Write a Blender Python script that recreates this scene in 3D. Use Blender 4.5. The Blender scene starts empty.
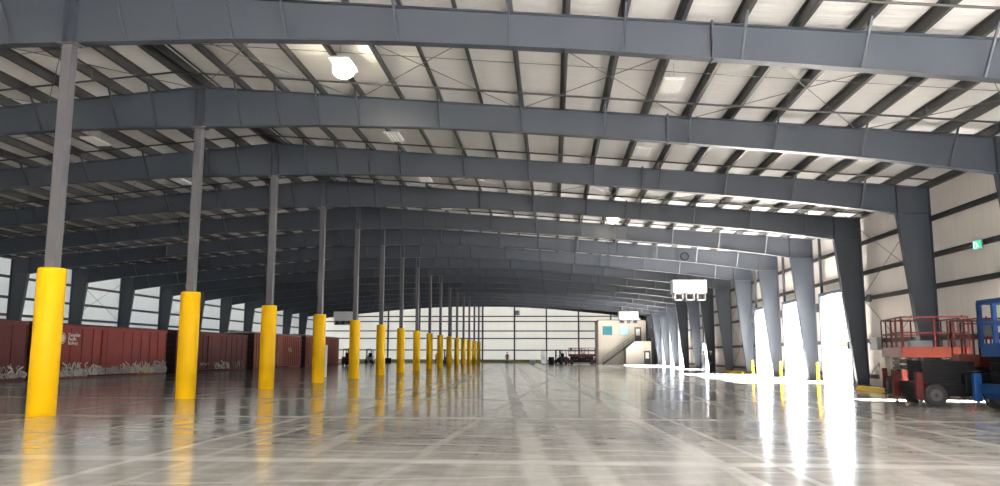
import bpy, bmesh, math, random
from mathutils import Vector, Matrix
random.seed(7)
PI = math.pi
C = bpy.context.scene.collection
SC = bpy.context.scene

# ------------------------------------------------------------------ place constants (metres; camera stands at the origin)
BAY = 7.62
Y1 = 18.804                       # first visible frame
RX = -12.3                        # ridge line
XW = 15.76                        # outer flange of the frames, right
HALF = XW - RX                    # 28.06
XL = RX - HALF                    # outer flange, left
RIDGE = 10.81                     # top of rafter at ridge
SL = 1 / 12.0
PH = 0.30                         # purlin height
YBACK = Y1 + 16 * BAY             # end wall
YFRONT = -6.0
NF = 16
fy = lambda n: Y1 + (n - 1) * BAY
rz = lambda s: RIDGE - abs(s) * SL          # top of rafter at distance s from ridge

# ------------------------------------------------------------------ helpers
def link(o):
    C.objects.link(o); return o

def obj(name, bm, mat, parent=None, smooth=False):
    me = bpy.data.meshes.new(name)
    bmesh.ops.recalc_face_normals(bm, faces=bm.faces)
    bm.to_mesh(me); bm.free()
    for m in (mat if isinstance(mat, (list, tuple)) else [mat]):
        me.materials.append(m)
    if smooth:
        for p in me.polygons: p.use_smooth = True
    o = bpy.data.objects.new(name, me); link(o)
    if parent is not None: o.parent = parent
    return o

def tag(o, label=None, cat=None, group=None, kind=None):
    if label: o['label'] = label
    if cat: o['category'] = cat
    if group: o['group'] = group
    if kind: o['kind'] = kind
    return o

def thing(name, label, cat, loc=(0, 0, 0), rotz=0, group=None):
    o = bpy.data.objects.new(name, None); link(o)
    o.empty_display_size = .2
    o.location = loc; o.rotation_euler = (0, 0, rotz)
    return tag(o, label, cat, group)

def dup(root, loc=None, rotz=None, label=None, group=None):
    r = root.copy(); C.objects.link(r)
    if loc is not None: r.location = loc
    if rotz is not None: r.rotation_euler = (0, 0, rotz)
    if label: r['label'] = label
    if group: r['group'] = group
    for ch in list(root.children):
        c = ch.copy(); C.objects.link(c); c.parent = r
        for g in list(ch.children):
            d = g.copy(); C.objects.link(d); d.parent = c
    return r

def B(): return bmesh.new()

def box(bm, x0, x1, y0, y1, z0, z1, mi=0):
    vs = [bm.verts.new(p) for p in ((x0,y0,z0),(x1,y0,z0),(x1,y1,z0),(x0,y1,z0),(x0,y0,z1),(x1,y0,z1),(x1,y1,z1),(x0,y1,z1))]
    for f in ((0,3,2,1),(4,5,6,7),(0,1,5,4),(1,2,6,5),(2,3,7,6),(3,0,4,7)):
        fc = bm.faces.new([vs[i] for i in f]); fc.material_index = mi
    return bm

def bevbox(bm, x0, x1, y0, y1, z0, z1, r=.02):
    t = B(); box(t, x0, x1, y0, y1, z0, z1)
    bmesh.ops.bevel(t, geom=t.edges[:], offset=r, segments=2, affect='EDGES', profile=.5)
    me = bpy.data.meshes.new('t'); t.to_mesh(me); t.free(); bm.from_mesh(me); bpy.data.meshes.remove(me)
    return bm

def prism(bm, pts, axis, a, b):
    """extrude 2-D polygon pts along axis from a to b. axis 'y': pts=(x,z); 'x': pts=(y,z); 'z': pts=(x,y)"""
    def P(p, t):
        return (p[0], t, p[1]) if axis == 'y' else (t, p[0], p[1]) if axis == 'x' else (p[0], p[1], t)
    lo = [bm.verts.new(P(p, a)) for p in pts]; hi = [bm.verts.new(P(p, b)) for p in pts]
    n = len(pts)
    bm.faces.new(lo); bm.faces.new(hi[::-1])
    for i in range(n):
        bm.faces.new((lo[i], lo[(i+1) % n], hi[(i+1) % n], hi[i]))
    return bm

def bar(bm, p, q, w, h=None, up=(0, 0, 1)):
    """rectangular bar from p to q"""
    h = h or w
    p, q = Vector(p), Vector(q); d = (q - p).normalized(); u = Vector(up)
    if abs(d.dot(u)) > .98: u = Vector((0, 1, 0))
    s = d.cross(u).normalized(); t = s.cross(d).normalized()
    vs = []
    for c in (p, q):
        for a, b in ((-1,-1),(1,-1),(1,1),(-1,1)):
            vs.append(bm.verts.new(c + s*a*w/2 + t*b*h/2))
    for f in ((0,1,2,3),(7,6,5,4),(0,4,5,1),(1,5,6,2),(2,6,7,3),(3,7,4,0)):
        bm.faces.new([vs[i] for i in f])
    return bm

def tube(bm, pts, r, n=8, cap=True):
    pts = [Vector(p) for p in pts]
    rings = []
    for i, p in enumerate(pts):
        d = (pts[min(i+1, len(pts)-1)] - pts[max(i-1, 0)]).normalized()
        u = Vector((0, 0, 1)) if abs(d.z) < .95 else Vector((1, 0, 0))
        s = d.cross(u).normalized(); t = s.cross(d)
        rr = r[i] if isinstance(r, (list, tuple)) else r
        rings.append([bm.verts.new(p + (s*math.cos(a) + t*math.sin(a))*rr) for a in [2*PI*k/n for k in range(n)]])
    for a, b in zip(rings, rings[1:]):
        for k in range(n):
            bm.faces.new((a[k], a[(k+1) % n], b[(k+1) % n], b[k]))
    if cap:
        bm.faces.new(rings[0][::-1]); bm.faces.new(rings[-1])
    return bm

def lathe(bm, prof, center=(0, 0, 0), axis='z', n=24):
    """prof: list of (r, t)"""
    c = Vector(center); rings = []
    def P(r, a, t):
        x, y = r*math.cos(a), r*math.sin(a)
        return c + (Vector((x, y, t)) if axis == 'z' else Vector((t, x, y)) if axis == 'x' else Vector((x, t, y)))
    for r, t in prof:
        rings.append([bm.verts.new(P(max(r, .001), 2*PI*k/n, t)) for k in range(n)])
    for a, b in zip(rings, rings[1:]):
        for k in range(n):
            bm.faces.new((a[k], a[(k+1) % n], b[(k+1) % n], b[k]))
    bm.faces.new(rings[0][::-1]); bm.faces.new(rings[-1])
    return bm

def strip(bm, pts, th, w, y=0):
    """plate following the polyline pts (x,z), thickness th upward, width w along y"""
    lo = []; 
    for i, p in enumerate(pts):
        lo.append([bm.verts.new((p[0], y - w/2, p[1])), bm.verts.new((p[0], y + w/2, p[1])),
                   bm.verts.new((p[0], y + w/2, p[1] + th)), bm.verts.new((p[0], y - w/2, p[1] + th))])
    for a, b in zip(lo, lo[1:]):
        for k in range(4):
            bm.faces.new((a[k], a[(k+1) % 4], b[(k+1) % 4], b[k]))
    bm.faces.new(lo[0]); bm.faces.new(lo[-1][::-1])

# ------------------------------------------------------------------ materials
def mat(name, col, rough=.5, metal=0, var=.0, scale=3, bump=0, spec=.5, emit=None, es=0):
    m = bpy.data.materials.new(name); m.use_nodes = True
    nt = m.node_tree; b = nt.nodes['Principled BSDF']
    b.inputs['Roughness'].default_value = rough; b.inputs['Metallic'].default_value = metal
    b.inputs['Specular IOR Level'].default_value = spec
    c = (*col, 1)
    b.inputs['Base Color'].default_value = c
    if var or bump:
        tc = nt.nodes.new('ShaderNodeTexCoord'); nz = nt.nodes.new('ShaderNodeTexNoise')
        nz.inputs['Scale'].default_value = scale; nz.inputs['Detail'].default_value = 5
        nt.links.new(tc.outputs['Object'], nz.inputs['Vector'])
        if var:
            mx = nt.nodes.new('ShaderNodeMix'); mx.data_type = 'RGBA'
            mx.inputs['A'].default_value = (*[max(0, v*(1-var)) for v in col], 1)
            mx.inputs['B'].default_value = (*[min(1, v*(1+var)) for v in col], 1)
            nt.links.new(nz.outputs['Fac'], mx.inputs['Factor'])
            nt.links.new(mx.outputs['Result'], b.inputs['Base Color'])
        if bump:
            bp = nt.nodes.new('ShaderNodeBump'); bp.inputs['Strength'].default_value = bump
            nt.links.new(nz.outputs['Fac'], bp.inputs['Height']); nt.links.new(bp.outputs['Normal'], b.inputs['Normal'])
    if emit:
        b.inputs['Emission Color'].default_value = (*emit, 1); b.inputs['Emission Strength'].default_value = es
    return m

M = {}
M['steel'] = mat('grey_frame_paint', (.043, .052, .069), .42, 0, .08, .6)
M['purlin'] = mat('grey_purlin_paint', (.048, .047, .048), .5, 0, .08, 1)
M['column'] = mat('grey_column_paint', (.088, .086, .098), .4, 0, .06, 1)
M['yellow'] = mat('yellow_plastic', (.86, .49, .0), .5, 0, .02, 2, spec=.2)
M['curb'] = mat('yellow_curb_paint', (.62, .42, .03), .6, 0, .2, 4)
M['kick'] = mat('pale_yellow_kick_plate', (.62, .52, .24), .6)
M['pipe'] = mat('black_pipe', (.03, .028, .028), .5)
M['rod'] = mat('galvanised_rod', (.16, .16, .16), .4, .5)
M['boxred'] = mat('boxcar_oxide_red', (.27, .026, .020), .5, 0, .22, 1.2)
M['boxdark'] = mat('boxcar_maroon', (.13, .022, .019), .55, 0, .25, 1.2)
M['boxbrown'] = mat('boxcar_brown', (.26, .065, .048), .55, 0, .25, 1.2)
M['boxend'] = mat('boxcar_end_shade', (.03, .012, .011), .6)  # near-black colour carries the shade of the gaps between cars
M['boxrib'] = mat('boxcar_rib_pale', (.36, .12, .09), .55, 0, .2, 1.2)
M['black'] = mat('black_steel', (.012, .012, .013), .6, 0, .2, 5, spec=.2)
M['rubber'] = mat('tyre_rubber', (.035, .03, .027), .8, 0, .3, 8)
M['red'] = mat('lift_red_paint', (.085, .008, .006), .5, 0, .12, 4, spec=.25)
M['orange'] = mat('lift_orange_deck', (.085, .013, .007), .5, 0, .12, 4, spec=.25)
M['blue'] = mat('lift_blue_paint', (.006, .055, .21), .45, 0, .1, 4, spec=.3)
M['darkgrey'] = mat('dark_grey_steel', (.07, .07, .075), .5, .2, .2, 5)
M['midgrey'] = mat('mid_grey_paint', (.3, .31, .32), .5, 0, .08, 4)
M['white'] = mat('white_enamel', (.85, .86, .86), .4)
M['cream'] = mat('cream_wall_paint', (.47, .435, .375), .6, 0, .04, 1)
M['whiteletter'] = mat('white_lettering', (.95, .93, .90), .6)
M['graffiti_pale'] = mat('graffiti_pale_paint', (.62, .58, .50), .6, 0, .3, 6)
M['graffiti_grey'] = mat('graffiti_grey_paint', (.33, .32, .29), .6, 0, .3, 6)
M['graffiti_yellow'] = mat('graffiti_yellow_paint', (.6, .48, .14), .6, 0, .3, 6)
M['glass'] = mat('blue_window_glass', (.03, .19, .24), .12, 0, 0)
M['paleglass'] = mat('bright_window_glass', (.40, .66, .70), .12, 0, 0)
M['skin'] = mat('skin', (.5, .3, .22), .6)
M['navy'] = mat('dark_work_clothes', (.03, .032, .04), .8)
M['whitecloth'] = mat('pale_work_clothes', (.75, .75, .73), .8)
M['redcloth'] = mat('dark_red_jacket', (.22, .03, .03), .8)
M['hivis'] = mat('orange_vest', (.85, .2, .05), .7)
M['rail'] = mat('rail_steel', (.2, .18, .17), .4, .6)
M['yard'] = mat('yard_concrete', (.26, .25, .24), .8, 0, .1, .3)
M['lens_off'] = mat('lamp_lens_unlit', (.85, .86, .84), .3)
M['lens_on'] = mat('lamp_lens_lit', (1, .95, .8), .4, emit=(1, .90, .70), es=30)
M['green'] = mat('exit_sign_green', (.02, .45, .25), .4, emit=(.05, .6, .3), es=.5)
M['signwhite'] = mat('exit_sign_white', (.9, .95, .92), .4, emit=(.8, 1, .9), es=1.0)

def fabric(name, col, axis, pitch, seam=.86, transl=0.0, cross=None):
    """white faced insulation with faint sewn seams every pitch metres along axis"""
    m = bpy.data.materials.new(name); m.use_nodes = True; nt = m.node_tree; N = nt.nodes.new; L = nt.links.new
    b = nt.nodes['Principled BSDF']; b.inputs['Roughness'].default_value = .75; b.inputs['Specular IOR Level'].default_value = .25
    tc = N('ShaderNodeTexCoord'); sp = N('ShaderNodeSeparateXYZ'); L(tc.outputs['Object'], sp.inputs[0])
    def fr(ax, p, w):
        d = N('ShaderNodeMath'); d.operation = 'DIVIDE'; d.inputs[1].default_value = p; L(sp.outputs[ax], d.inputs[0])
        f = N('ShaderNodeMath'); f.operation = 'FRACT'; L(d.outputs[0], f.inputs[0])
        s = N('ShaderNodeMath'); s.operation = 'SUBTRACT'; s.inputs[1].default_value = .5; L(f.outputs[0], s.inputs[0])
        a = N('ShaderNodeMath'); a.operation = 'ABSOLUTE'; L(s.outputs[0], a.inputs[0])
        g = N('ShaderNodeMath'); g.operation = 'LESS_THAN'; g.inputs[1].default_value = w / p; L(a.outputs[0], g.inputs[0])
        return g
    g = fr(axis, pitch, .016)
    nz = N('ShaderNodeTexNoise'); nz.inputs['Scale'].default_value = .9; nz.inputs['Detail'].default_value = 4
    L(tc.outputs['Object'], nz.inputs['Vector'])
    mx = N('ShaderNodeMix'); mx.data_type = 'RGBA'
    mx.inputs['A'].default_value = (*[v*.93 for v in col], 1); mx.inputs['B'].default_value = (*[min(1, v*1.05) for v in col], 1)
    L(nz.outputs['Fac'], mx.inputs['Factor'])
    m2 = N('ShaderNodeMix'); m2.data_type = 'RGBA'; m2.inputs['B'].default_value = (*[v*seam for v in col], 1)
    L(mx.outputs['Result'], m2.inputs['A']); L(g.outputs[0], m2.inputs['Factor'])
    L(m2.outputs['Result'], b.inputs['Base Color'])
    # soft wrinkles
    mp = N('ShaderNodeMapping'); L(tc.outputs['Object'], mp.inputs[0])
    mp.inputs['Scale'].default_value = (.5, 2.2, .5) if axis == 'Y' else (.7, .7, .35)
    n2 = N('ShaderNodeTexNoise'); n2.inputs['Scale'].default_value = 2.0; n2.inputs['Detail'].default_value = 3; L(mp.outputs[0], n2.inputs['Vector'])
    bp = N('ShaderNodeBump'); bp.inputs['Strength'].default_value = .5; bp.inputs['Distance'].default_value = .08
    L(n2.outputs['Fac'], bp.inputs['Height']); L(bp.outputs['Normal'], b.inputs['Normal'])
    if transl:  # added translucency: outside daylight brightens the wall from behind
        tr = N('ShaderNodeBsdfTranslucent'); tr.inputs['Color'].default_value = (.95, .95, .92, 1)
        ms = N('ShaderNodeMixShader'); ms.inputs[0].default_value = transl
        L(b.outputs[0], ms.inputs[1]); L(tr.outputs[0], ms.inputs[2])
        L(ms.outputs[0], nt.nodes['Material Output'].inputs['Surface'])
    return m
M['roof'] = fabric('white_roof_insulation', (.80, .79, .78), 'Y', 1.9)
M['wall'] = fabric('white_wall_insulation', (.78, .74, .71), 'Y', 1.27)
M['wall_end'] = fabric('white_end_wall_insulation', (.80, .72, .61), 'X', 1.27, transl=.24)  # insulation, with translucency added to brighten the end wall
M['wall_lit'] = fabric('wall_with_added_translucency', (.82, .81, .79), 'Y', 1.27, transl=.18)  # left wall, given added translucency so that it looks bright

def floor_material():
    m = bpy.data.materials.new('polished_concrete'); m.use_nodes = True; nt = m.node_tree; N = nt.nodes.new; L = nt.links.new
    b = nt.nodes['Principled BSDF']
    tc = N('ShaderNodeTexCoord'); sp = N('ShaderNodeSeparateXYZ'); L(tc.outputs['Object'], sp.inputs[0])
    def math_(op, a, v=None, c=None):
        n = N('ShaderNodeMath'); n.operation = op
        for i, x in enumerate((a, v, c)):
            if x is None: continue
            if isinstance(x, (int, float)): n.inputs[i].default_value = x
            else: L(x, n.inputs[i])
        return n.outputs[0]
    def noise(scale, detail=4, vec=None, rough=.6):
        n = N('ShaderNodeTexNoise'); n.inputs['Scale'].default_value = scale; n.inputs['Detail'].default_value = detail
        n.inputs['Roughness'].default_value = rough
        L(vec or tc.outputs['Object'], n.inputs['Vector']); return n.outputs['Fac']
    def mapped(sc, rot=0):
        mp = N('ShaderNodeMapping'); L(tc.outputs['Object'], mp.inputs[0]); mp.inputs['Scale'].default_value = sc; mp.inputs['Rotation'].default_value = (0, 0, rot)
        return mp.outputs[0]
    X, Y = sp.outputs['X'], sp.outputs['Y']
    w1 = math_('MULTIPLY', math_('SUBTRACT', noise(.6, 2), .5), .45)       # line wobble
    def soft(dist, w):                                                   # 1 on the line, 0 beyond w
        mr = N('ShaderNodeMapRange'); mr.interpolation_type = 'SMOOTHSTEP'; L(dist, mr.inputs['Value'])
        mr.inputs['From Min'].default_value = w; mr.inputs['From Max'].default_value = w*.45
        mr.inputs['To Min'].default_value = 0; mr.inputs['To Max'].default_value = 1; mr.clamp = True
        return mr.outputs[0]
    acc = None
    def add(v, k):
        nonlocal acc
        t = math_('MULTIPLY', v, k); acc = t if acc is None else math_('MAXIMUM', acc, t)
    # pale joints on every frame line
    u = math_('ADD', math_('DIVIDE', math_('SUBTRACT', Y, 11.45), BAY), 100.5)
    d = math_('MULTIPLY', math_('ABSOLUTE', math_('SUBTRACT', math_('FRACT', u), .5)), BAY)
    add(soft(d, .30), .62)
    # longitudinal tracks: X = a + b*Y
    for a, bb, w, k, wob in ((-5.95, .0, .10, .62, .3), (-5.10, 0, .09, .45, .35), (.50, -.066, .26, .42, .5), (1.15, -.055, .26, .36, .6), (2.8, -.05, .12, .4, .5),
                        (2.95, -.052, .09, .6, .1), (3.6, -.05, .08, .5, .1), (-9.4, .03, .1, .4, .5), (-12.75, .0, .09, .6, .1), (4.2, .03, .2, .35, 1),
                        (5.2, .05, .10, .4, .6), (7.4, .0, .12, .45, .6), (-2.6, .05, .12, .3, .8), (-3.2, -.04, .2, .3, .8), (9.0, -.03, .12, .35, .6)):
        e = math_('ABSOLUTE', math_('ADD', math_('SUBTRACT', math_('SUBTRACT', X, a), math_('MULTIPLY', Y, bb)), math_('MULTIPLY', w1, wob)))
        add(soft(e, w), k)
    # crossing turning tracks
    for a, bb, w, k in ((13.2, -.22, .10, .45), (14.6, -.30, .08, .4), (17.5, -.12, .1, .4), (10.2, .20, .08, .35), (12.4, -.05, .08, .4)):
        e = math_('ABSOLUTE', math_('ADD', math_('SUBTRACT', math_('SUBTRACT', Y, a), math_('MULTIPLY', X, bb)), math_('MULTIPLY', w1, 1.4)))
        add(soft(e, w), k)
    patch = noise(.9, 2)
    acc = math_('MULTIPLY', acc, math_('ADD', math_('MULTIPLY', patch, 1.2), .35))
    big = noise(.22, 6); fine = noise(1.1, 6, mapped((1, 2.6, 1)), .7); streak = noise(1.0, 5, mapped((3.2, .22, 1), .05), .6)
    v = math_('ADD', math_('ADD', math_('MULTIPLY', big, .45), math_('MULTIPLY', fine, .40)), math_('MULTIPLY', streak, .35))
    cr = N('ShaderNodeValToRGB'); L(v, cr.inputs[0])
    cr.color_ramp.elements[0].position = .42; cr.color_ramp.elements[0].color = (.26, .247, .23, 1)
    cr.color_ramp.elements[1].position = .80; cr.color_ramp.elements[1].color = (.66, .64, .605, 1)
    mx = N('ShaderNodeMix'); mx.data_type = 'RGBA'; L(cr.outputs[0], mx.inputs['A']); mx.inputs['B'].default_value = (.72, .705, .67, 1)
    L(acc, mx.inputs['Factor']); L(mx.outputs['Result'], b.inputs['Base Color'])
    mr = N('ShaderNodeMapRange'); L(fine, mr.inputs['Value'])
    mr.inputs['From Min'].default_value = .3; mr.inputs['From Max'].default_value = .75; mr.inputs['To Min'].default_value = .07; mr.inputs['To Max'].default_value = .19
    r2 = math_('ADD', mr.outputs[0], math_('MULTIPLY', acc, .12)); L(r2, b.inputs['Roughness'])
    bp = N('ShaderNodeBump'); bp.inputs['Strength'].default_value = .05; bp.inputs['Distance'].default_value = .02
    L(noise(1.6, 3, mapped((.5, 1.6, 1))), bp.inputs['Height']); L(bp.outputs['Normal'], b.inputs['Normal'])
    return m
M['floor'] = floor_material()

# ------------------------------------------------------------------ setting
PITX0, PITX1 = -32.6, -28.75       # rail pit along the left side
def floor():
    bm = B()
    box(bm, PITX1, 16.3, YFRONT, YBACK + .3, -.25, 0)
    box(bm, XL - .5, PITX0, YFRONT, YBACK + .3, -.25, 0)
    box(bm, PITX0 - .3, PITX1 + .3, YFRONT, YBACK + .3, -1.6, -1.35)
    box(bm, PITX1, PITX1 + .3, YFRONT, YBACK + .3, -1.36, -.25)
    box(bm, PITX0 - .3, PITX0, YFRONT, YBACK + .3, -1.36, -.25)
    for y in (YFRONT, YBACK - .2): box(bm, PITX0, PITX1, y, y + .5, -1.36, -.002)
    return tag(obj('floor', bm, M['floor']), kind='structure')
floor()
def ground():
    bm = B()
    box(bm, 16.3, 140, -60, 220, -.5, -.04)
    box(bm, -60, 16.3, -60, YFRONT, -.5, -.04)
    return tag(obj('ground', bm, M['yard']), kind='structure')
ground()

purl_s = [.17] + [1.52 + 1.395*k for k in range(19)]      # distances of the purlins from the ridge
def ceiling():
    bm = B()
    ys = [YFRONT] + [fy(n) for n in range(-2, 18)] + []
    ys = sorted(set([YFRONT] + [fy(n) + d for n in range(-2, 17) for d in (0, 2.54, 5.08)] + [YBACK + .1]))
    ys = [y for y in ys if y >= YFRONT]
    for sg in (-1, 1):
        ss = [0]
        edges = [0] + purl_s + [HALF + .35]
        for a, b in zip(edges, edges[1:]):
            for t in (.25, .5, .75, 1): ss.append(a + (b-a)*t)
        def sag(s):
            for a, b in zip(edges, edges[1:]):
                if a <= s <= b + 1e-6:
                    t = (s-a)/(b-a); return .05*4*t*(1-t) if b-a > .5 else 0
            return 0
        rows = []
        for s in ss:
            z = rz(s) + PH
            rows.append([(bm.verts.new((RX + sg*s, y, z + .012 - sag(s) + random.uniform(-.006, .006)))) for y in ys])
        for a, b in zip(rows, rows[1:]):
            for j in range(len(ys)-1):
                f = bm.faces.new((a[j], a[j+1], b[j+1], b[j])); f.smooth = True
    # roof sheet above
    top = .45
    for sg in (-1, 1):
        p = [(RX, rz(0)+PH+.15), (RX + sg*(HALF+.6), rz(HALF+.6)+PH+.15), (RX + sg*(HALF+.6), rz(HALF+.6)+PH+.25), (RX, rz(0)+PH+.25)]
        prism(bm, p, 'y', YFRONT - .3, YBACK + .4)
    return tag(obj('ceiling', bm, M['roof']), kind='structure')
ceiling()

# doors in the right wall : y0, y1, top
DOORS = [(4, 43.3, 47.95, 4.87), (5, 50.92, 55.55, 4.87), (6, 58.54, 63.2, 4.87), (9, 81.5, 85.6, 2.7),
         (11, 96.7, 101.3, 4.87), (12, 104.4, 109.0, 4.87), (13, 112.0, 116.6, 4.87)]
NARROW = (2, 26.75, 27.75, 4.6)
FRONTSIDE = [(-1, 4.9, 9.6, 4.87)]
OPEN = sorted([d[1:] for d in DOORS + [NARROW] + FRONTSIDE])
GZ = (7.15, 5.62, 4.32, 2.2, .45)
def wall_side(name, x0, x1, opens, m, gx, girt_z):
    bm = B(); top = rz(HALF) + PH + .1
    y = YFRONT
    for a, b, h in opens:
        box(bm, x0, x1, y, a, 0, top); box(bm, x0, x1, a, b, h, top); y = b
    box(bm, x0, x1, y, YBACK + .1, 0, top)
    w = tag(obj(name, bm, m), kind='structure')
    for z in girt_z:
        g = B(); y = YFRONT + .05
        segs = []
        for a, b, h in opens:
            if z < h + .15:
                segs.append((y, a - .1)); y = b + .1
        segs.append((y, YBACK - .05))
        for a, b in segs:
            # Z shaped girt: web plus two lips
            c0, c1 = gx
            mid = (c0 + c1)/2
            box(g, c0, c1, a, b, z + .085, z + .10)
            box(g, mid - .008, mid + .008, a, b, z - .10, z + .10)
            lo, hi = (c0, mid) if name == 'wall_right' else (mid, c1)
            box(g, lo, hi, a, b, z - .10, z - .085)
            box(g, lo if name == 'wall_right' else hi - .01, (lo if name == 'wall_right' else hi - .01) + .01, a, b, z - .10, z - .05)
        obj('girt', g, M['purlin'], w)
    return w
wr = wall_side('wall_right', 16.0, 16.12, OPEN, M['wall'], (15.775, 15.985), GZ)
wl = wall_side('wall_left', XL - .36, XL - .24, [], M['wall_lit'], (XL - .225, XL - .015), GZ)
def eave(x): 
    bm = B(); z = rz(HALF)
    box(bm, x - .1, x + .1, YFRONT, YBACK, z + .02, z + .3); return bm
tag(obj('trim_1', eave(15.9), M['purlin']), kind='structure')
tag(obj('trim_2', eave(XL - .14), M['purlin']), kind='structure')

def wall_back():
    bm = B()
    pts = [(XL - .3, 0), (16.1, 0), (16.1, rz(HALF)+PH), (RX, RIDGE+PH), (XL - .3, rz(HALF)+PH)]
    prism(bm, pts, 'y', YBACK + .24, YBACK + .36)
    w = tag(obj('wall_back', bm, M['wall_end']), kind='structure')
    for z in (8.1, 7.2, 5.54, 4.23, 2.2, .45):
        g = B(); box(g, XL, XW, YBACK, YBACK + .2, z - .1, z + .1)
        obj('girt', g, M['purlin'], w)
    xs = [RX + 5.6*k for k in range(-4, 5)]
    for x in xs:
        g = B(); h = rz(abs(x - RX))
        box(g, x - .13, x + .13, YBACK - .3, YBACK - .28, 0, h); box(g, x - .13, x + .13, YBACK - .02, YBACK, 0, h); box(g, x - .01, x + .01, YBACK - .28, YBACK - .02, 0, h)
        obj('end_post', g, M['steel'], w)
    g = B()
    for sg in (-1, 1):
        p = [(RX, RIDGE), (RX + sg*HALF, rz(HALF)), (RX + sg*HALF, rz(HALF) - .35), (RX, RIDGE - .35)]
        prism(g, p, 'y', YBACK - .3, YBACK - .05)
    obj('end_rafter', g, M['steel'], w)
    return w
wb = wall_back()
tag(obj('baseboard_back', box(B(), XL, XW, YBACK - .34, YBACK - .31, 0, .42), M['kick']), kind='structure')
def wall_front():
    bm = B()
    y0, y1 = YFRONT - .1, YFRONT + .05
    box(bm, XL - .3, -34, y0, y1, 0, 8.5)
    box(bm, 14.6, 16.1, y0, y1, 0, 8.7)
    prism(bm, [(XL - .3, 7.6), (16.1, 7.6), (16.1, rz(HALF)+PH), (RX, RIDGE+PH), (XL - .3, rz(HALF)+PH)], 'y', y0, y1)
    for x in (5.2,): box(bm, x - .3, x + .3, y0, y1, 0, 7.6)
    box(bm, -34, -4.0, y0, y1, 0, 7.6)
    return tag(obj('wall_front', bm, M['wall_end']), kind='structure')
wall_front()

def dock_door(i, d):
    n, a, b, h = d
    bm = B()
    for y in (a, b): box(bm, 15.6, 15.99, y - .09, y + .09, 0, h + .02)
    box(bm, 15.6, 15.99, a - .09, b + .09, h, h + .18)
    o = tag(obj('door_%d' % i, bm, M['steel']), kind='structure')
    j = B()
    for y in (a - .02, b + .02): box(j, 15.72, 15.86, y - .07, y + .07, h + .18, rz(HALF) - .05)
    obj('track', j, M['steel'], o)
    return o
for i, d in enumerate(DOORS): dock_door(i + 1, d)

# ------------------------------------------------------------------ rigid frames
BOT = [(0, 9.37), (4.2, 9.36), (8.5, 9.19), (11, 9.02), (13.5, 8.83), (16.0, 8.60), (18.3, 8.38), (20.6, 8.15), (23, 7.89), (25.2, 7.60), (26.75, 7.37)]
def zb(s):
    for (a, za), (b, zb_) in zip(BOT, BOT[1:]):
        if a <= s <= b: return za + (zb_ - za)*(s - a)/(b - a)
    return BOT[-1][1]
FW = .30
def rafter(sg):
    bm = B(); x = lambda s: sg*s
    top = [(x(s), rz(s)) for s, _ in BOT] + [(x(HALF - .02), rz(HALF - .02))]
    pts = [(x(s), z) for s, z in BOT] + [(x(HALF - .02), BOT[-1][1])]
    for i in range(len(BOT) - 1):
        a, b, c, d = pts[i], pts[i+1], top[i+1], top[i]
        prism(bm, [a, b, c, d], 'y', -.008, .008)
    strip(bm, [(p[0], p[1] - .022) for p in top], .022, FW)
    strip(bm, [(p[0], p[1] - .022) for p in pts[:-1]], .022, FW)
    # column seat stiffeners at the ridge
    if sg == 1:
        for o in (-.14, .14):
            box(bm, o - .008, o + .008, -FW/2, FW/2, 9.36, rz(.14) - .02)
    return bm
def leg(sg):
    bm = B(); x = lambda s: sg*s
    zt = rz(HALF)
    inner = [(27.52, .03), (26.75, 7.35)]
    prism(bm, [(x(27.52), .03), (x(HALF), .03), (x(HALF), zt - .02), (x(26.75), zt + .08), (x(26.75), 7.35)], 'y', -.008, .008)
    # outer flange
    box(bm, min(x(HALF), x(HALF + .02)), max(x(HALF), x(HALF + .02)), -FW/2, FW/2, .03, zt)
    # inner flange
    prism(bm, [(x(27.50), .03), (x(27.525), .03), (x(26.755), 7.37), (x(26.73), 7.37)], 'y', -FW/2, FW/2)
    # knee plate and knee vertical stiffener
    box(bm, min(x(26.74), x(HALF)), max(x(26.74), x(HALF)), -FW/2, FW/2, 7.36, 7.385)
    box(bm, min(x(26.745), x(26.765)), max(x(26.745), x(26.765)), -FW/2, FW/2, 7.385, rz(26.75) - .02)
    # base plate
    box(bm, min(x(27.40), x(HALF + .08)), max(x(27.40), x(HALF + .08)), -.24, .24, 0, .03)
    return bm
def splice(sg, s):
    bm = B(); a, b = zb(s) - .06, rz(s) + .06
    X = sg*s
    box(bm, X - .026, X - .002, -FW/2, FW/2, a, b); box(bm, X + .002, X + .026, -FW/2, FW/2, a, b)
    for z in [a + .05 + (b-a-.1)*k/6 for k in range(7)]:
        for y in (-.1, .1):
            tube(bm, [(X - .05, y, z), (X + .05, y, z)], .016, 6)
    return bm
def brace(sg, s, dy):
    bm = B(); X = sg*s
    zt = rz(s) + .06
    bar(bm, (X, dy*.13, zb(s) + .02), (X, dy*.92, zt), .055, .055)
    return bm
def make_frame():
    t = thing('rigid_frame', 'x', 'steel frame', (RX, fy(1), 0), 0, 'grey rigid steel frames spanning the hall')
    for sg in (-1, 1):
        obj('rafter', rafter(sg), M['steel'], t)
        obj('tapered_column', leg(sg), M['steel'], t)
        for s in (16.2,): obj('splice_plate', splice(sg, s), M['steel'], t)
        for k in ([1, 2, 3, 4] if sg > 0 else [1, 2, 4]) + list(range(6, 19, 2)):
            for dy in (-1, 1):
                obj('flange_brace', brace(sg, purl_s[k], dy), M['steel'], t)
    return t
ORD = ['first', 'second', 'third', 'fourth', 'fifth', 'sixth', 'seventh', 'eighth', 'ninth', 'tenth', 'eleventh', 'twelfth', 'thirteenth', 'fourteenth', 'fifteenth', 'sixteenth',
       'seventeenth', 'eighteenth', 'nineteenth', 'twentieth']
f0 = make_frame()
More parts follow.
